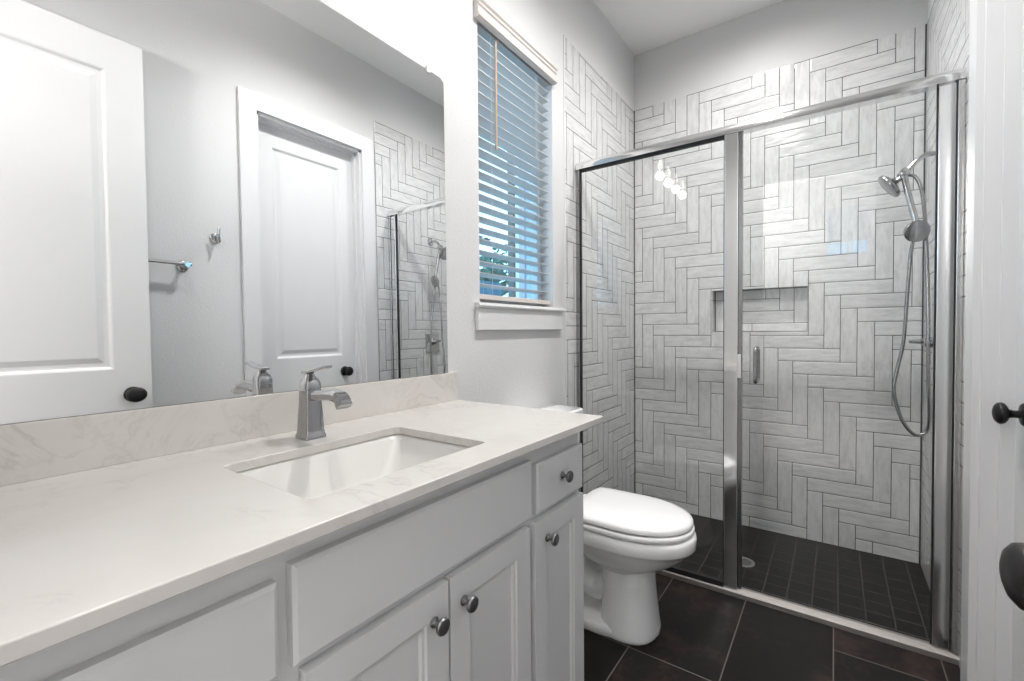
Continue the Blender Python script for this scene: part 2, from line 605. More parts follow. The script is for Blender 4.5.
# closed door in the right wall with its casing
CW = 0.094
b = B()
def casing(bm, x0, x1, y0, y1, zt, w):
    box(bm, x0, x1, y0 - w, y0, 0, zt)
    box(bm, x0, x1, y1, y1 + w, 0, zt)
    box(bm, x0, x1, y0 - w, y1 + w, zt, zt + w)
casing(b, XR - 0.018, XR, DY0, DY1, DZ1, CW)
box(b, XR, XR + 0.12, DY0, DY0 + 0.016, 0, DZ1); box(b, XR, XR + 0.12, DY1 - 0.016, DY1, 0, DZ1); box(b, XR, XR + 0.12, DY0, DY1, DZ1 - 0.016, DZ1)
# door stop
DXF = XR + 0.072
box(b, DXF - 0.034, DXF, DY0 + 0.016, DY0 + 0.028, 0, DZ1 - 0.016); box(b, DXF - 0.034, DXF, DY1 - 0.028, DY1 - 0.016, 0, DZ1 - 0.016); box(b, DXF - 0.034, DXF, DY0 + .016, DY1 - .016, DZ1 - 0.028, DZ1 - 0.016)
struct('trim_5', b, 'white')
PROF = [(0, 0), (0.006, 0.002), (0.014, 0.009), (0.020, 0.010), (0.030, 0.010), (0.052, 0.004), (0.056, 0.004)]
s0, s1 = DY0 + 0.018, DY1 - 0.018
door1 = struct('door_1', panel_slab(B(), DXF, DXF + 0.035, s0, s1, 0.012, DZ1 - 0.018, [(s0 + .105, s1 - .105, 1.06, 2.335), (s0 + .105, s1 - .105, 0.25, 0.86)], PROF), 'white')


def egg_knob(parent, x, y, z, face, sy=1.0):
    k = obj('rose', lathe(B(), (x, y, z), (face, 0, 0), [(0, .033), (.004, .033), (.009, .029), (.012, .018)]), 'black', parent, smooth=40)
    obj('knob', lathe(B(), (x, y, z), (face, 0, 0), [(.010, .011), (.024, .0105), (.034, .013), (.037, .022), (.042, .0285), (.049, .0318), (.056, .0300), (.062, .0230), (.065, .0140), (.0665, .003)], 32, sy, 1.0), 'black', parent, smooth=60)


egg_knob(door1, DXF, 1.875, 0.954, -1)

# entry door standing open along the right wall
EXF = 0.205
e0, e1 = -0.040, 0.724
door2 = struct('door_2', panel_slab(B(), EXF, EXF + 0.035, e0, e1, 0.012, 2.482, [(e0 + .128, e1 - .128, 1.066, 2.337), (e0 + .128, e1 - .128, 0.25, 0.87)], PROF, both=True), 'white')
egg_knob(door2, EXF, 0.655, 0.955, -1, 1.18)
egg_knob(door2, EXF + 0.035, 0.655, 0.955, 1, 1.18)
obj('latch_plate', bx(EXF + .007, EXF + .028, e1 - 0.001, e1 + 0.0015, 0.925, 0.985), 'satin', door2)
b = B()
casing_y = (YR, YR + 0.018)
box(b, EX0 - 0.085, EX0, YR, YR + .018, 0, 2.50); box(b, EX1, EX1 + 0.085, YR, YR + .018, 2.50, 2.58); box(b, EX0 - .085, EX1, YR, YR + .018, 2.50, 2.58)
box(b, EX0, EX0 + .012, YR - .12, YR, 0, 2.5); box(b, EX0, EX1, YR - .12, YR, 2.488, 2.5)
struct('trim_6', b, 'white')

# the bedroom the doorway leads to
b = B()
BY0 = -2.6
WX0, WX1, WA, WB = -0.09, 0.34, 2.12, 2.72
box(b, -2.0, 1.6, BY0 - 0.12, BY0, 0, WA); box(b, -2.0, WX0, BY0 - 0.12, BY0, WA, ZC); box(b, WX1, 1.6, BY0 - .12, BY0, WA, ZC); box(b, WX0, WX1, BY0 - .12, BY0, WB, ZC)
struct('wall_bedroom', b, 'wall')
b = B()
box(b, -2.12, -2.0, BY0, YR - .13, 0, ZC); box(b, 1.6, 1.72, BY0, YR - .13, 0, ZC)
box(b, -2.0, XL - WT, YR - .19, YR - .13, 0, ZC); box(b, XR + .12, 1.6, YR - .19, YR - .13, 0, ZC)
struct('wall_bedroom_side', b, 'wall')
struct('floor_bedroom', bx(-2.0, 1.6, BY0, YR - 0.13, -0.08, 0.0), 'carpet')
struct('ceiling_bedroom', bx(-2.0, 1.6, BY0, YR - 0.13, ZC, ZC + 0.1), 'ceiling')
b = B()
for i in range(9):
    z = WB - 0.035 - i * 0.046
    prism(b, [(BY0 - .080, z - .019), (BY0 - .042, z + .019), (BY0 - .040, z + .017), (BY0 - .078, z - .021)], 'X', WX0 + .01, WX1 - .01)
for q in ((WX0, WX1, WA, WA + .03), (WX0, WX1, WB - .02, WB), ((WX0 + WX1) / 2 - .01, (WX0 + WX1) / 2 + .01, WA, WB)):
    box(b, q[0], q[1], BY0 - .115, BY0 - .095, q[2], q[3])
struct('window_2', b, 'white')

# ================================================================== LIGHTS: VANITY BAR, ADDED CEILING AND BEDROOM FILL
# vanity light bar above the mirror: four clear bell shades
vl = thing('vanity_light', (XL, 0.75, 2.41), 'chrome vanity light bar with four glass shades above the wide mirror', 'wall light')
obj('back_plate', bx(XL, XL + 0.022, 0.43, 1.07, 2.49, 2.55), 'chrome', vl, bevel=0.004)
def vshade(y):
    x = XL + 0.085
    a = obj('arm', tube(B(), smooth_path([(XL + 0.02, y, 2.52), (XL + 0.06, y, 2.535), (x, y, 2.52), (x, y, 2.49)], 5), 0.007), 'chrome', vl, smooth=50)
    obj('socket', lathe(B(), (x, y, 2.50), (0, 0, -1), [(0, .022), (.03, .024), (.032, .016)]), 'chrome', a, smooth=40)
    g = obj('shade', lathe(B(), (x, y, 2.48), (0, 0, -1), [(0, .028), (.03, .040), (.07, .048), (.12, .054), (.14, .062), (.14, .060), (.12, .052), (.07, .046), (.03, .038), (.002, .026)]), 'shade', vl, smooth=60)
    obj('bulb', lathe(B(), (x, y, 2.47), (0, 0, -1), [(0, .010), (.02, .011), (.035, .017), (.05, .019), (.065, .016), (.075, .006)]), 'bulb', vl, smooth=60)
    lamp('bulb_light', 'POINT', (x, y, 2.35), P_VANITY, WARM, 0.035, vl)
for y in (0.45, 0.65, 0.85, 1.05):
    vshade(y)


def disk_light(loc, r, power, label, spot=None):  # unseen ceiling lights, added to spread light evenly over the room
    x, y, z = loc
    t = thing('added_ceiling_light', loc, label, 'ceiling light')
    obj('trim_ring', lathe(B(), loc, (0, 0, -1), [(0, r + .02), (.012, r + .018), (.016, r), (.010, r)]), 'white', t, smooth=40)
    obj('diffuser', lathe(B(), loc, (0, 0, -1), [(0.002, r), (.012, r - .001), (.014, r * .8)]), 'diffuser', t, smooth=40)
    l = lamp('added_ceiling_lamp', 'SPOT' if spot else 'AREA', (x, y, z - 0.03), power, WARM, r if spot else 2 * r, t)
    if spot:
        l.data.spot_size, l.data.spot_blend = R(spot), 1.0


disk_light((-0.40, 0.52, ZC), 0.08, P_NEAR, 'added out-of-view ceiling fill light nearest the entry door', 138)
disk_light((-0.38, 1.55, ZC), 0.08, P_CEIL, 'added out-of-view ceiling fill light over the bathroom floor before the shower', 156)
disk_light((-0.39, 2.50, ZC), 0.08, P_SHOWER, 'added out-of-view ceiling fill light inside the shower', 172)
lamp('bedroom_fill', 'AREA', (-1.2, -1.6, 1.75), P_BED, WARM, 0.45, rot=(PI, 0, 0))   # added bedroom uplight without a fixture, soft fill through the doorway

# ================================================================== VANITY
VX = -0.597                                     # plane of the doors
V0, V1 = -0.05, 1.194
van = thing('vanity_cabinet', (-0.87, 0.62, 0), 'grey painted vanity cabinet with shaker doors and round knobs', 'cabinet')
cb = B()
box(cb, XL + 0.002, VX - 0.019, V0, V1, 0.10, 0.79)
for x0, x1, y0, y1 in ((XL + .002, -.99, V0, V1), (-.627, VX - .019, V0, V1), (-.99, -.627, V0, .335), (-.99, -.627, .85, V1)):
    box(cb, x0, x1, y0, y1, 0.79, 0.9275)
box(cb, XL + 0.002, VX - 0.085, V0, V1, 0, 0.10)
obj('carcass', cb, 'cabinet', van)
CPROF = [(0, 0), (0.003, 0.004), (0.009, 0.005), (0.0115, 0.0105), (0.02, 0.0105)]
KN = [(0, .010), (.002, .0102), (.005, .0062), (.010, .0048), (.015, .0055), (.018, .011), (.020, .0150), (.0235, .0158), (.0265, .0142), (.0275, .008)]
kmesh = None


def knob(parent, y, z):
    global kmesh
    if kmesh is None:
        o = obj('knob', lathe(B(), (VX, y, z), (1, 0, 0), KN, 24), 'gunmetal', parent, smooth=40, origin=(VX, y, z))
        kmesh = o.data
    else:
        o = bpy.data.objects.new('knob', kmesh)
        COL.objects.link(o)
        o.parent = parent
        o.location = Vector((VX, y, z)) - wloc(parent)
    return o


def cdoor(y0, y1, z0, z1, ky, kz):
    w = 0.056
    d = obj('door', panel_slab(B(), VX - 0.019, VX, y0, y1, z0, z1, [(y0 + w, y1 - w, z0 + w, z1 - w)], CPROF, face=1), 'cabinet', van, bevel=0.0015)
    knob(d, ky, kz)


def drawer(y0, y1, z0, z1, k=True):
    p = [(VX - 0.019, 0), (VX - 0.004, 0), (VX, 0.006)]
    rings = [[Vector((x, y0 + i, z0 + i)), Vector((x, y1 - i, z0 + i)), Vector((x, y1 - i, z1 - i)), Vector((x, y0 + i, z1 - i))] for x, i in p]
    d = obj('drawer' if k else 'false_front', loft(B(), rings), 'cabinet', van)
    if k:
        knob(d, (y0 + y1) / 2, (z0 + z1) / 2 + 0.004)


cdoor(0.626, 0.905, 0.115, 0.728, 0.664, 0.668)
cdoor(0.335, 0.620, 0.115, 0.728, 0.582, 0.668)
cdoor(0.928, 1.188, 0.115, 0.728, 0.985, 0.672)
drawer(0.940, 1.188, 0.744, 0.872)
drawer(0.320, 0.918, 0.744, 0.886, False)
drawer(-0.042, 0.300, 0.744, 0.872)
drawer(-0.042, 0.300, 0.440, 0.728)
drawer(-0.042, 0.300, 0.115, 0.424)

# countertop with the sink cut-out
ZK = 0.948
KX, KY0, KY1 = -0.5576, YR + 0.004, 1.245
SX0, SX1, SY0, SY1 = -0.957, -0.648, 0.376, 0.806
b = B()
def cap(z):
    o = [b.verts.new((x, y, z)) for x, y in ((XL, KY0), (KX, KY0), (KX, KY1), (XL, KY1))]
    i = [b.verts.new(p) for p in rrect(SX0, SX1, SY0, SY1, z, 0.018, 5)]
    eo = [b.edges.new((o[k], o[(k + 1) % 4])) for k in range(4)]
    ei = [b.edges.new((i[k], i[(k + 1) % len(i)])) for k in range(len(i))]
    bmesh.ops.triangle_fill(b, use_beauty=True, use_dissolve=False, edges=eo + ei)
    return o, i
ot, it = cap(ZK)
ob_, ib_ = cap(ZK - 0.020)
for l0, l1 in ((ot, ob_), (it, ib_)):
    for k in range(len(l0)):
        b.faces.new((l0[k], l0[(k + 1) % len(l0)], l1[(k + 1) % len(l0)], l1[k]))
ctop = obj('countertop', b, 'quartz', bevel=0.0025)
tag(ctop, 'pale quartz countertop with faint veins and backsplash on the grey vanity', 'countertop')
obj('backsplash', bx(XL, XL + 0.02, KY0, KY1, ZK, 1.0505), 'quartz', ctop, bevel=0.0015)

# undermount basin
z1 = ZK - 0.0205
rings = [rrect(SX0 - .02, SX1 + .02, SY0 - .02, SY1 + .02, z1, 0.03), rrect(SX0 - .004, SX1 + .004, SY0 - .004, SY1 + .004, z1, 0.022),
         rrect(SX0 + .004, SX1 - .004, SY0 + .006, SY1 - .006, z1 - .012, 0.028), rrect(SX0 + .022, SX1 - .025, SY0 + .035, SY1 - .045, z1 - .085, 0.04),
         rrect(SX0 + .035, SX1 - .045, SY0 + .060, SY1 - .075, z1 - .105, 0.045), rrect(SX0 + .10, SX1 - .11, SY0 + .16, SY1 - .16, z1 - .114, 0.03)]
out = [[Vector((p.x, p.y, p.z)) for p in rrect(SX0 + .09, SX1 - .10, SY0 + .15, SY1 - .15, z1 - .126, 0.03)], rrect(SX0 + .022, SX1 - .03, SY0 + .045, SY1 - .06, z1 - .117, 0.045),
       rrect(SX0 + .008, SX1 - .01, SY0 + .018, SY1 - .028, z1 - .09, 0.04), rrect(SX0 - .012, SX1 + .012, SY0 - .012, SY1 + .012, z1 - .02, 0.03), rrect(SX0 - .02, SX1 + .02, SY0 - .02, SY1 + .02, z1 - .012, 0.03)]
b = B()
loft(b, rings, cap0=False)
loft(b, out, cap1=False)
loft(b, [rings[0], out[-1]], False, False)
bmesh.ops.remove_doubles(b, verts=b.verts[:], dist=1e-5)
sink = obj('sink_basin', b, 'basin', smooth=50)
tag(sink, 'white rectangular undermount basin set into the quartz countertop', 'sink')
obj('drain', lathe(B(), ((SX0 + SX1) / 2 - 0.01, 0.59, z1 - .1145), (0, 0, 1), [(0, .024), (.003, .022), (.004, .016), (.006, .014), (.007, .002)]), 'chrome', sink, smooth=40)

# faucet
FXc, FYc = -1.030, 0.602
fau = thing('faucet', (FXc, FYc, ZK), 'chrome single-lever faucet with flared square body behind the basin', 'faucet')
def sq(c, hx, hy, z, r):
    return rrect(c[0] - hx, c[0] + hx, c[1] - hy, c[1] + hy, z, r, 3)
c0 = (FXc, FYc)
b = B()
loft(b, [sq(c0, .0255, .026, ZK, .004), sq(c0, .0255, .026, ZK + .009, .004), sq(c0, .0238, .0243, ZK + .012, .004), sq(c0, .0225, .023, ZK + .022, .004),
         sq(c0, .021, .022, ZK + .055, .004), sq(c0, .0190, .0200, ZK + .085, .004), sq(c0, .0185, .0190, ZK + .118, .004)])
obj('body', b, 'faucet chrome', fau, smooth=35)
b = B()
loft(b, [sq(c0, .0192, .0197, ZK + .119, .005), sq(c0, .0192, .0197, ZK + .130, .006), sq(c0, .016, .0165, ZK + .141, .007), sq(c0, .010, .0105, ZK + .149, .007), sq(c0, .0085, .009, ZK + .156, .006)])
obj('dome', b, 'faucet chrome', fau, smooth=35)
sp = smooth_path([(FXc + .005, FYc, ZK + .102), (FXc + .06, FYc, ZK + .108), (FXc + .098, FYc, ZK + .111), (FXc + .124, FYc, ZK + .106), (FXc + .138, FYc, ZK + .088)], 6)
rings = []
for i, p in enumerate(sp):
    t = (sp[min(i + 1, len(sp) - 1)] - sp[max(i - 1, 0)]).normalized()
    nrm = Vector((-t.z, 0, t.x))
    f = i / (len(sp) - 1)
    hw, hh = .0135 + .005 * f, .0115 - .001 * f
    ring = []
    for u, v in ((hw, hh * .5), (hw * .8, hh), (-hw * .8, hh), (-hw, hh * .5), (-hw, -hh * .5), (-hw * .8, -hh), (hw * .8, -hh), (hw, -hh * .5)):
        ring.append(p + Vector((0, u, 0)) + nrm * v)
    rings.append(ring)
obj('spout', loft(B(), rings), 'faucet chrome', fau, smooth=32)
b = B()
loft(b, [[Vector((FXc + a, FYc + w * s, ZK + z + h)) for s, h in ((1, 0), (1, .006), (-1, .006), (-1, 0))] for a, z, w in ((-.020, .1555, .011), (.0, .1560, .0125), (.03, .161, .0125), (.078, .172, .0105))])
obj('lever', b, 'dark chrome', fau, bevel=0.0015)

# ================================================================== MIRROR
mm_, mt_ = R(0.3258), R(0.35)
nn = Vector((math.cos(mm_) * math.cos(mt_), math.sin(mm_) * math.cos(mt_), math.sin(mt_)))
MC = Vector((XL + 0.0075, 0.8, 1.6))
def onmir(y, z, off=0.0):
    x = MC.x - ((y - MC.y) * nn.y + (z - MC.z) * nn.z) / nn.x
    return Vector((x + off, y, z))
MY0, MY1, MZ0, MZ1 = -0.035, 1.204, 1.0515, 2.108
mp = [(MY0, MZ0), (MY1, MZ0), (MY1, MZ1 - 0.018), (MY1 - 0.003, MZ1 - 0.009), (MY1 - 0.018, MZ1), (MY0, MZ1)]
b = loft(B(), [[onmir(y, z, -0.004) for y, z in mp], [onmir(y, z) for y, z in mp]])
mir = obj('wall_mirror', b, 'mirror')
tag(mir, 'wide frameless mirror on the wall above the backsplash', 'mirror')
for y in (1.127, 0.25):
    q = onmir(y, MZ1)
    obj('clip', box(B(), XL, q.x + 0.004, y - 0.009, y + 0.009, MZ1 - 0.010, MZ1 + 0.012), 'white', mir, bevel=0.002, label='small clear plastic clip')
for y in (1.0, 0.2):
    pass

# ================================================================== WINDOW BLIND
bl = thing('window_blind', (XL - 0.038, 1.689, WZ0), 'white faux wood blind with open slats in the window beside the mirror', 'blind')
vx = XL + 0.027
vp = [(XL - .012, 2.425), (vx - .006, 2.425), (vx, 2.430), (vx, 2.438), (vx - .006, 2.444), (vx - .007, 2.470), (vx - .002, 2.476), (vx - .002, 2.484), (vx + .004, 2.492), (vx + .004, 2.500), (XL - .001, 2.500), (XL - .001, 2.473), (XL - .012, 2.473)]
vy0, vy1 = 1.379, 1.985
b = prism(B(), [(max(x, XL + .0005), z) for x, z in vp[:11]], 'Y', vy0, vy1)
obj('valance', b, 'valance', bl)
obj('head_rail', bx(XL - .066, XL - .012, WY0 + .004, WY1 - .004, 2.425, 2.47), 'valance', bl)
xs0, xs1 = XL - 0.0635, XL - 0.0135
first = None
z = 1.392
while z < 2.42:
    if first is None:
        arc = [(xs0 + (xs1 - xs0) * k / 6, z + 0.0028 * (1 - (k / 3 - 1) ** 2)) for k in range(7)]
        prof = arc + [(x, zz - 0.0028) for x, zz in arc[::-1]]
        ct, st = math.cos(R(9)), math.sin(R(9))          # outer edge tipped down
        prof = [(XL - .0385 + (x + .0385 - XL) * ct, zz + (x + .0385 - XL) * st) for x, zz in prof]
        first = obj('slat', prism(B(), prof, 'Y', WY0 + .005, WY1 - .008), 'blind', bl, smooth=40, origin=(XL - .038, 1.689, z))
        z00 = z
    else:
        o = first.copy()
        COL.objects.link(o)
        o.location = first.location + Vector((0, 0, z - z00))
    z += 0.0452
obj('bottom_rail', bx(XL - .062, XL - .012, WY0 + .005, WY1 - .008, 1.332, 1.352), 'valance', bl, bevel=0.003)
for y in (1.50, 1.865):
    b = B()
    for x in (xs0 + .001, xs1 + .001):
        tube(b, [(x, y, 1.35), (x, y, 2.43)], 0.0009, 6)
    obj('ladder_cord', b, 'blind', bl)
b = tube(B(), [(XL - .006, 1.525, 2.42), (XL - .006, 1.525, 1.962)], 0.0052, 8)
obj('tilt_wand', b, 'cord', bl, smooth=50)
obj('lift_cord', tube(B(), [(XL - .008, 1.84, 2.43), (XL - .008, 1.84, 2.02)], 0.0012, 6), 'blind', bl)

# ================================================================== TOILET
TY = 1.755
toi = thing('toilet', (-0.75, TY, 0), 'white toilet with closed lid between vanity and shower', 'toilet')
def egg(xb, xf, hw, z, xc=None, n=48, pf=2.1, pb=3.2, yc=TY):
    """outline: blunt back at xb, rounded front at xf"""
    xc = xc if xc is not None else xb + (xf - xb) * 0.48
    pts = []
    for k in range(n):
        a = 2 * PI * k / n
        c, s = math.cos(a), math.sin(a)
        e = pf if c > 0 else pb
        r = (xf - xc) if c > 0 else (xc - xb)
        pts.append(Vector((xc + r * math.copysign(abs(c) ** (2 / e), c), yc + hw * math.copysign(abs(s) ** (2 / e), s), z)))
    return pts
# bowl: rim down to the waist
b = B()
loft(b, [egg(-.93, -.440, .168, .426), egg(-.93, -.424, .184, .423), egg(-.93, -.419, .188, .410), egg(-.93, -.419, .188, .378), egg(-.93, -.424, .185, .371), egg(-.93, -.436, .178, .366), egg(-.92, -.452, .168, .345),
         egg(-.90, -.480, .152, .315), egg(-.86, -.520, .132, .288), egg(-.83, -.556, .114, .272), egg(-.80, -.578, .104, .262), egg(-.80, -.586, .096, .25)])
obj('bowl', b, 'porcelain', toi, smooth=60)
# foot: front column flaring to the floor, plus the trapway and base plate behind it
b = B()
loft(b, [egg(-.78, -.582, .092, .272, pb=2.6, pf=2.5), egg(-.78, -.578, .098, .21, pb=2.6, pf=2.5), egg(-.78, -.570, .107, .13, pb=2.6, pf=2.4), egg(-.78, -.563, .116, .06, pb=2.6, pf=2.4), egg(-.78, -.557, .123, .02, pb=2.6, pf=2.4), egg(-.78, -.557, .123, .006, pb=2.6, pf=2.4), egg(-.78, -.561, .120, .0, pb=2.6, pf=2.4)])
obj('pedestal', b, 'porcelain', toi, smooth=60)
b = B()
loft(b, [egg(-1.03, -.56, .128, .0, pb=3.5), egg(-1.03, -.555, .131, .006, pb=3.5), egg(-1.03, -.557, .130, .03, pb=3.5), egg(-1.02, -.57, .118, .042, pb=3.5)])
obj('foot', b, 'porcelain', toi, smooth=50)
b = B()
tp = smooth_path([(-.70, TY, .20), (-.80, TY, .13), (-.88, TY, .17), (-.95, TY, .26), (-1.01, TY, .20), (-1.00, TY, .03)], 6)
rings = []
for i, p in enumerate(tp):
    t = (tp[min(i + 1, len(tp) - 1)] - tp[max(i - 1, 0)]).normalized()
    nr = Vector((-t.z, 0, t.x))
    rings.append([p + Vector((0, 1, 0)) * math.cos(2 * PI * k / 20) * .080 + nr * math.sin(2 * PI * k / 20) * .058 for k in range(20)])
loft(b, rings)
obj('trapway', b, 'porcelain', toi, smooth=60)
b = B()
box(b, -1.08, -.86, TY - .13, TY + .13, .30, .402)
obj('tank_deck', b, 'porcelain', toi, bevel=0.02, seg=4)
obj('seat', loft(B(), [egg(-.89, -.434, .178, .426, pb=9), egg(-.893, -.428, .184, .431, pb=9), egg(-.893, -.427, .185, .444, pb=9), egg(-.89, -.432, .181, .4495, pb=9)]), 'seat', toi, smooth=50)
obj('lid', loft(B(), [egg(-.893, -.441, .172, .4545, pb=9), egg(-.893, -.432, .181, .457, pb=9), egg(-.893, -.4315, .1815, .469, pb=9), egg(-.89, -.437, .177, .4775, pb=9), egg(-.875, -.458, .160, .483, pb=9), egg(-.84, -.50, .12, .485, pb=9)]), 'seat', toi, smooth=50)
for s in (-1, 1):
    obj('hinge', bx(-.925, -.895, TY + s * .075 - .018, TY + s * .075 + .018, .424, .460), 'seat', toi, bevel=0.005)
b = B()
loft(b, [rrect(-1.13, -1.00, TY - .165, TY + .165, .424, .03), rrect(-1.14, -.990, TY - .180, TY + .180, .46, .03), rrect(-1.145, -.980, TY - .192, TY + .192, .80, .03)])
tank = obj('tank', b, 'porcelain', toi, smooth=40)
b = B()
loft(b, [rrect(-1.146, -.975, TY - .196, TY + .196, .80, .03), rrect(-1.150, -.969, TY - .201, TY + .201, .806, .03), rrect(-1.150, -.969, TY - .201, TY + .201, .826, .03), rrect(-1.144, -.977, TY - .194, TY + .194, .833, .03)])
obj('tank_lid', b, 'porcelain', toi, smooth=40)
fl = obj('flush_lever', lathe(B(), (-.983, TY - .15, .71), (1, 0, 0), [(0, .014), (.008, .013), (.012, .008)]), 'chrome', toi, smooth=40)
obj('handle', tube(B(), [(-.972, TY - .15, .71), (-.965, TY - .12, .706), (-.963, TY - .08, .700)], [.006, .005, .006], 10), 'chrome', fl, smooth=50)

# ================================================================== SHOWER SCREEN
ss = thing('shower_screen', (-0.395, YS, 0), 'chrome framed clear glass shower screen with hinged door beyond the toilet', 'shower screen')
HZ0, HZ1 = 2.068, 2.112
XI0, XI1 = XL + 0.002, XR - 0.002
hp = []
for k in range(15):
    a = PI * (k / 14)
    hp.append((YS - 0.024 * math.cos(a), HZ0 + 0.018 + 0.026 * math.sin(a)))
hp = [(YS - 0.024, HZ0)] + hp + [(YS + 0.024, HZ0)]
obj('header', prism(B(), hp, 'X', XI0, XI1), 'header', ss, smooth=30)
tp_ = [(YS - .030, ZP), (YS - .030, .020), (YS - .026, .026), (YS - .016, .030), (YS - .006, .034), (YS + .006, .034), (YS + .026, .026), (YS + .027, ZP)]
tp_ = [(y, max(z, 0.0005)) for y, z in tp_]
obj('track', prism(B(), tp_, 'X', XI0, XI1), 'threshold', ss)
obj('wall_channel', bx(XI0, XI0 + 0.022, YS - .012, YS + .012, .034, HZ0), 'dark chrome', ss)
obj('gasket', bx(XI0 + 0.022, XI0 + 0.028, YS - .008, YS + .008, .034, HZ0), 'rubber', ss)
obj('gasket', bx(XI0 + 0.022, -0.408, YS - .010, YS + .010, HZ0 - .010, HZ0), 'rubber', ss)
obj('fixed_pane', bx(XI0 + 0.024, -0.407, YS - .003, YS + .003, .034, HZ0 - .002), 'glass', ss)
pb = B()
box(pb, -0.408, -0.352, YS - .022, YS + .022, .034, HZ0)
obj('post', pb, 'header', ss, bevel=0.003)
obj('gasket', bx(XI0 + 0.022, -0.408, YS - .026, YS - .006, .026, .050), 'rubber', ss)
obj('gasket', bx(-0.412, -0.408, YS - .012, YS + .012, .034, HZ0), 'rubber', ss)
obj('strike_jamb', bx(-0.352, -0.336, YS - .012, YS + .016, .034, HZ0), 'dark chrome', ss, bevel=0.002)
obj('magnet_strip', bx(-0.352, -0.340, YS - .016, YS - .010, 0.985, 1.09), 'white', ss)
dg = obj('door_pane', bx(-0.334, 0.300, YS - .003, YS + .003, .046, HZ0 - .014), 'glass', ss)
obj('door_stile', bx(0.296, 0.343, YS - .014, YS + .014, .036, HZ0 - .004), 'header', ss, bevel=0.003)
obj('hinge_jamb', bx(0.3455, XI1, YS - .020, YS + .020, .034, HZ0), 'satin', ss, bevel=0.003)
obj('gasket', bx(0.343, 0.3455, YS - .016, YS + .016, .034, HZ0), 'rubber', ss)
obj('gasket', bx(0.292, 0.296, YS - .008, YS + .008, .036, HZ0), 'rubber', ss)
for s in (-1, 1):
    y = YS + s * 0.040
    h = smooth_path([(-0.280, YS + s * .0035, 1.112), (-0.280, YS + s * .026, 1.117), (-0.280, y, 1.108), (-0.280, y, 1.08), (-0.280, y, 1.01), (-0.280, y, .982), (-0.280, YS + s * .026, .971), (-0.280, YS + s * .0035, .976)], 5)
    hd = obj('pull_handle', tube(B(), h, 0.0085, 12), 'dark chrome', dg, smooth=50)

# ================================================================== SHOWER FITTINGS
sy = 2.645
sh = thing('overhead_shower', (XI1, sy, 1.948), 'chrome fixed shower head on a bent arm from the right tile wall', 'shower')
obj('flange', lathe(B(), (XI1, sy, 1.948), (-1, 0, 0), [(0, .032), (.004, .031), (.010, .022), (.013, .012)]), 'chrome', sh, smooth=40)
obj('arm', tube(B(), smooth_path([(XI1 - .004, sy, 1.948), (.312, sy, 1.946), (.282, sy, 1.925), (.250, sy, 1.890)], 6), .0105), 'chrome', sh, smooth=50)
dv = obj('diverter', lathe(B(), (.256, sy, 1.899), (-.62, 0, -.78), [(0, .014), (.004, .017), (.022, .018), (.030, .020), (.040, .019), (.046, .012)]), 'chrome', sh, smooth=40)
obj('diverter_knob', lathe(B(), (.238, sy - .004, 1.878), (.1, -1, .1), [(.0, .012), (.022, .012), (.026, .016), (.036, .016), (.038, .010)]), 'chrome', dv, smooth=40)
hd_dir = Vector((-.82, -.05, -.57)).normalized()
hb = Vector((.236, sy, 1.866))
obj('ball_joint', lathe(B(), hb - hd_dir * .004, hd_dir, [(0, .008), (.006, .013), (.014, .014), (.022, .010), (.030, .012)]), 'chrome', sh, smooth=50)
obj('spray_head', lathe(B(), hb + hd_dir * .022, hd_dir, [(0, .012), (.008, .022), (.018, .045), (.026, .057), (.034, .0595), (.039, .058), (.041, .053), (.0405, .01)], 36), 'dark chrome', sh, smooth=35)

hs = thing('hand_shower', (.277, sy - .03, 1.62), 'chrome hand shower hanging from the fixed shower head with a looped hose', 'hand shower')
top = Vector((.238, sy - .02, 1.888))
bot = Vector((.275, sy - .035, 1.675))
obj('handle', tube(B(), smooth_path([top, top.lerp(bot, .4) + Vector((-.002, 0, 0)), bot, (.280, sy - .038, 1.645)], 6), [.011] * 4 + [.012] * 6 + [.0125] * 6 + [.016] * 3, 14), 'chrome', hs, smooth=50)
fdv = Vector((.25, -.92, -.30)).normalized()
fc = Vector((.282, sy - .035, 1.618))
obj('spray_face', lathe(B(), fc - fdv * .022, fdv, [(0, .012), (.006, .030), (.016, .044), (.026, .0465), (.031, .0455), (.034, .041), (.0335, .006)], 36), 'dark chrome', hs, smooth=35)
hose = smooth_path([(.252, sy + .012, 1.878), (.282, sy + .014, 1.862), (.302, sy + .012, 1.80), (.312, sy, 1.68), (.318, sy - .02, 1.50), (.320, sy - .052, 1.25), (.322, sy - .062, 1.0), (.330, sy - .04, .83), (.325, sy - .02, .755), (.285, sy - .025, .735),
                    (.240, sy - .025, .80), (.214, sy - .02, .92), (.226, sy - .01, 1.02), (.246, sy - .004, 1.14), (.256, sy - .002, 1.32), (.265, sy - .002, 1.50), (.274, sy - .010, 1.585)], 7)
obj('hose', tube(B(), hose, .0072, 10), 'dark chrome', hs, smooth=60)

sv = thing('shower_valve', (XI1, sy, 1.135), 'chrome shower valve with square plate and lever on the right tile wall', 'valve')
pl_ = [[Vector((XI1 - d, sy + u, 1.125 + v)) for u, v in ((-s, -s), (s, -s), (s, s), (-s, s))] for d, s in ((0, .078), (.005, .078), (.010, .070))]
obj('escutcheon', loft(B(), pl_), 'chrome', sv, bevel=0.004)
obj('stem', lathe(B(), (XI1 - .008, sy, 1.138), (-1, 0, 0), [(0, .032), (.010, .030), (.016, .023), (.040, .021), (.046, .015)]), 'chrome', sv, smooth=40)
obj('lever', tube(B(), [(XI1 - .028, sy, 1.138), (XI1 - .055, sy - .004, 1.142), (XI1 - .102, sy - .012, 1.141)], [.015, .012, .0075], 14), 'chrome', sv, smooth=50)

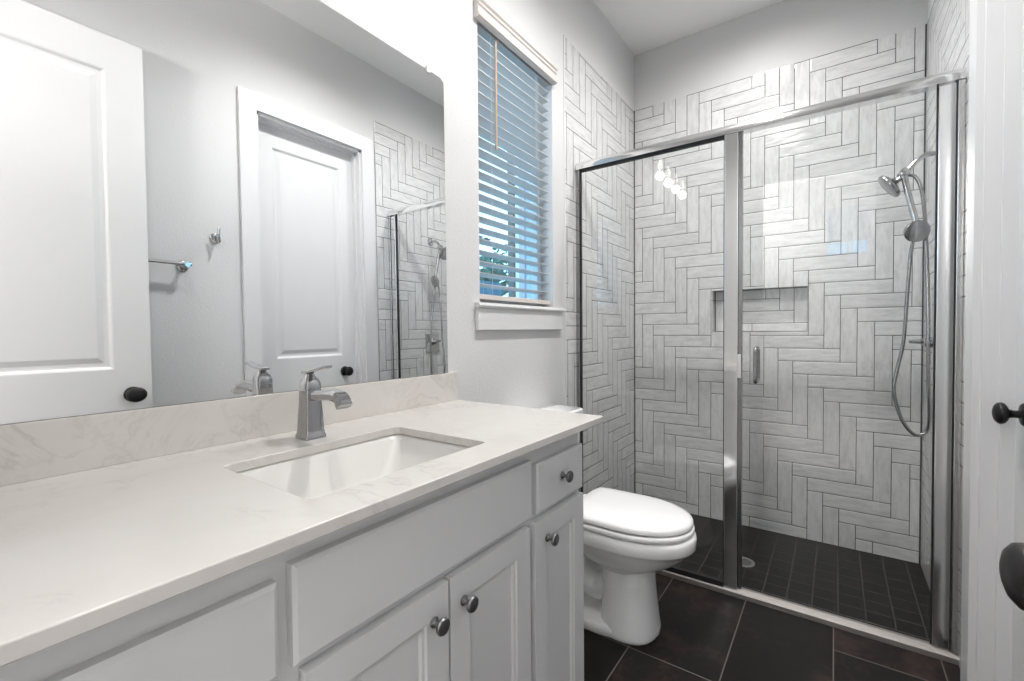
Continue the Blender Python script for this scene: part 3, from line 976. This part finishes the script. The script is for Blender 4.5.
dr = thing('floor_drain', (-.385, 2.61, ZP), 'round chrome drain in the dark shower floor', 'drain')
obj('drain_ring', lathe(B(), (-.385, 2.61, ZP), (0, 0, 1), [(0, .056), (.003, .055), (.0035, .040), (.0015, .039)], 36), 'satin', dr, smooth=30)
b = lathe(B(), (-.385, 2.61, ZP), (0, 0, 1), [(0, .038), (.002, .038), (.0022, .030)], 36)
obj('grate', b, 'dark chrome', dr, smooth=30)

# ================================================================== TOWEL BAR AND ROBE HOOK (right wall, seen in the mirror)
tb = thing('towel_bar', (XR, 0.60, 1.555), 'chrome towel bar on the right wall behind the open door', 'towel bar')
tz = 1.558
for y in (0.91, 0.30):
    obj('post', lathe(B(), (XR, y, tz), (-1, 0, 0), [(0, .027), (.006, .026), (.010, .016), (.016, .011), (.058, .011), (.066, .012)]), 'chrome', tb, smooth=40)
obj('bar', tube(B(), [(XR - .056, .28, tz + .004), (XR - .056, .93, tz + .004)], .0085, 14), 'chrome', tb, smooth=50)
hk = thing('robe_hook', (XR, 1.062, 1.72), 'small chrome robe hook on the right wall above the towel bar', 'hook')
obj('rose', lathe(B(), (XR, 1.062, 1.722), (-1, 0, 0), [(0, .026), (.006, .025), (.010, .015), (.014, .010), (.022, .010)]), 'chrome', hk, smooth=40)
b = tube(B(), smooth_path([(XR - .016, 1.062, 1.722), (XR - .036, 1.062, 1.716), (XR - .046, 1.062, 1.73), (XR - .050, 1.062, 1.770)], 5), .0065, 10)
obj('upper_hook', b, 'chrome', hk, smooth=50)
b = tube(B(), smooth_path([(XR - .016, 1.062, 1.718), (XR - .030, 1.062, 1.700), (XR - .048, 1.062, 1.698), (XR - .055, 1.062, 1.708)], 5), .0065, 10)
obj('lower_hook', b, 'chrome', hk, smooth=50)

# ================================================================== OUTSIDE THE WINDOW
struct('ground', bx(-14, XL - WT - 0.02, -6, 16, -0.5, -0.4), 'ground')
fe = thing('fence', (-3.3, 2.6, -0.4), 'tall board fence outside the window', 'fence')
b = B()
for i in range(23):
    y = 0.9 + i * 0.152
    box(b, -3.31, -3.29, y, y + .148, -0.4, 1.78)
obj('boards', b, 'wood', fe)
obj('rail', bx(-3.29, -3.25, 0.9, 4.39, 1.5, 1.59), 'wood', fe)
obj('rail', bx(-3.29, -3.25, 0.9, 4.39, 0.1, 0.19), 'wood', fe)
tr_ = thing('tree', (-4.6, 5.83, -0.4), 'leafy young tree behind the board fence outside the window', 'tree')
obj('trunk', tube(B(), [(-4.6, 5.83, -.4), (-4.62, 5.85, .9), (-4.58, 5.88, 2.3)], [.06, .045, .02], 10), 'bark', tr_, smooth=60)
random.seed(4)
b = B()
for i in range(520):
    c = Vector((-4.6 + random.gauss(0, .28), 5.83 + random.gauss(0, .30), 2.05 + random.gauss(0, .26)))
    _, s, u = frame_axes((random.uniform(-1, 1), random.uniform(-1, 1), random.uniform(-1, 1)))
    w = random.uniform(.03, .055)
    d = s.cross(u) * 0.006
    q = [b.verts.new(c + o) for o in (s * w * 1.8, u * w, -s * w * 1.8, -u * w)]
    m1 = b.verts.new(c + d); m2 = b.verts.new(c - d)
    for k in range(4):
        b.faces.new((q[k], q[(k + 1) % 4], m1)); b.faces.new((q[(k + 1) % 4], q[k], m2))
obj('foliage', b, 'leaf', tr_)
nh = thing('neighbor_house', (-2.5, 7.0, -0.4), 'pale neighbouring house with white corner trim outside the window', 'house')
obj('wall', bx(-3.60, -1.35, 5.02, 9.0, -0.4, 5.5), 'siding', nh)
obj('downspout', bx(-3.60, -3.51, 4.95, 5.02, -0.4, 5.5), 'bark', nh, bevel=0.01)
obj('corner_trim', bx(-3.50, -3.44, 4.99, 5.02, -0.4, 5.5), 'white', nh)
obj('brick_pier', bx(-3.44, -3.35, 4.985, 5.02, -0.4, 5.5), 'brick', nh)
obj('window_trim', bx(-3.255, -3.22, 4.99, 5.02, -0.4, 5.5), 'bark', nh)
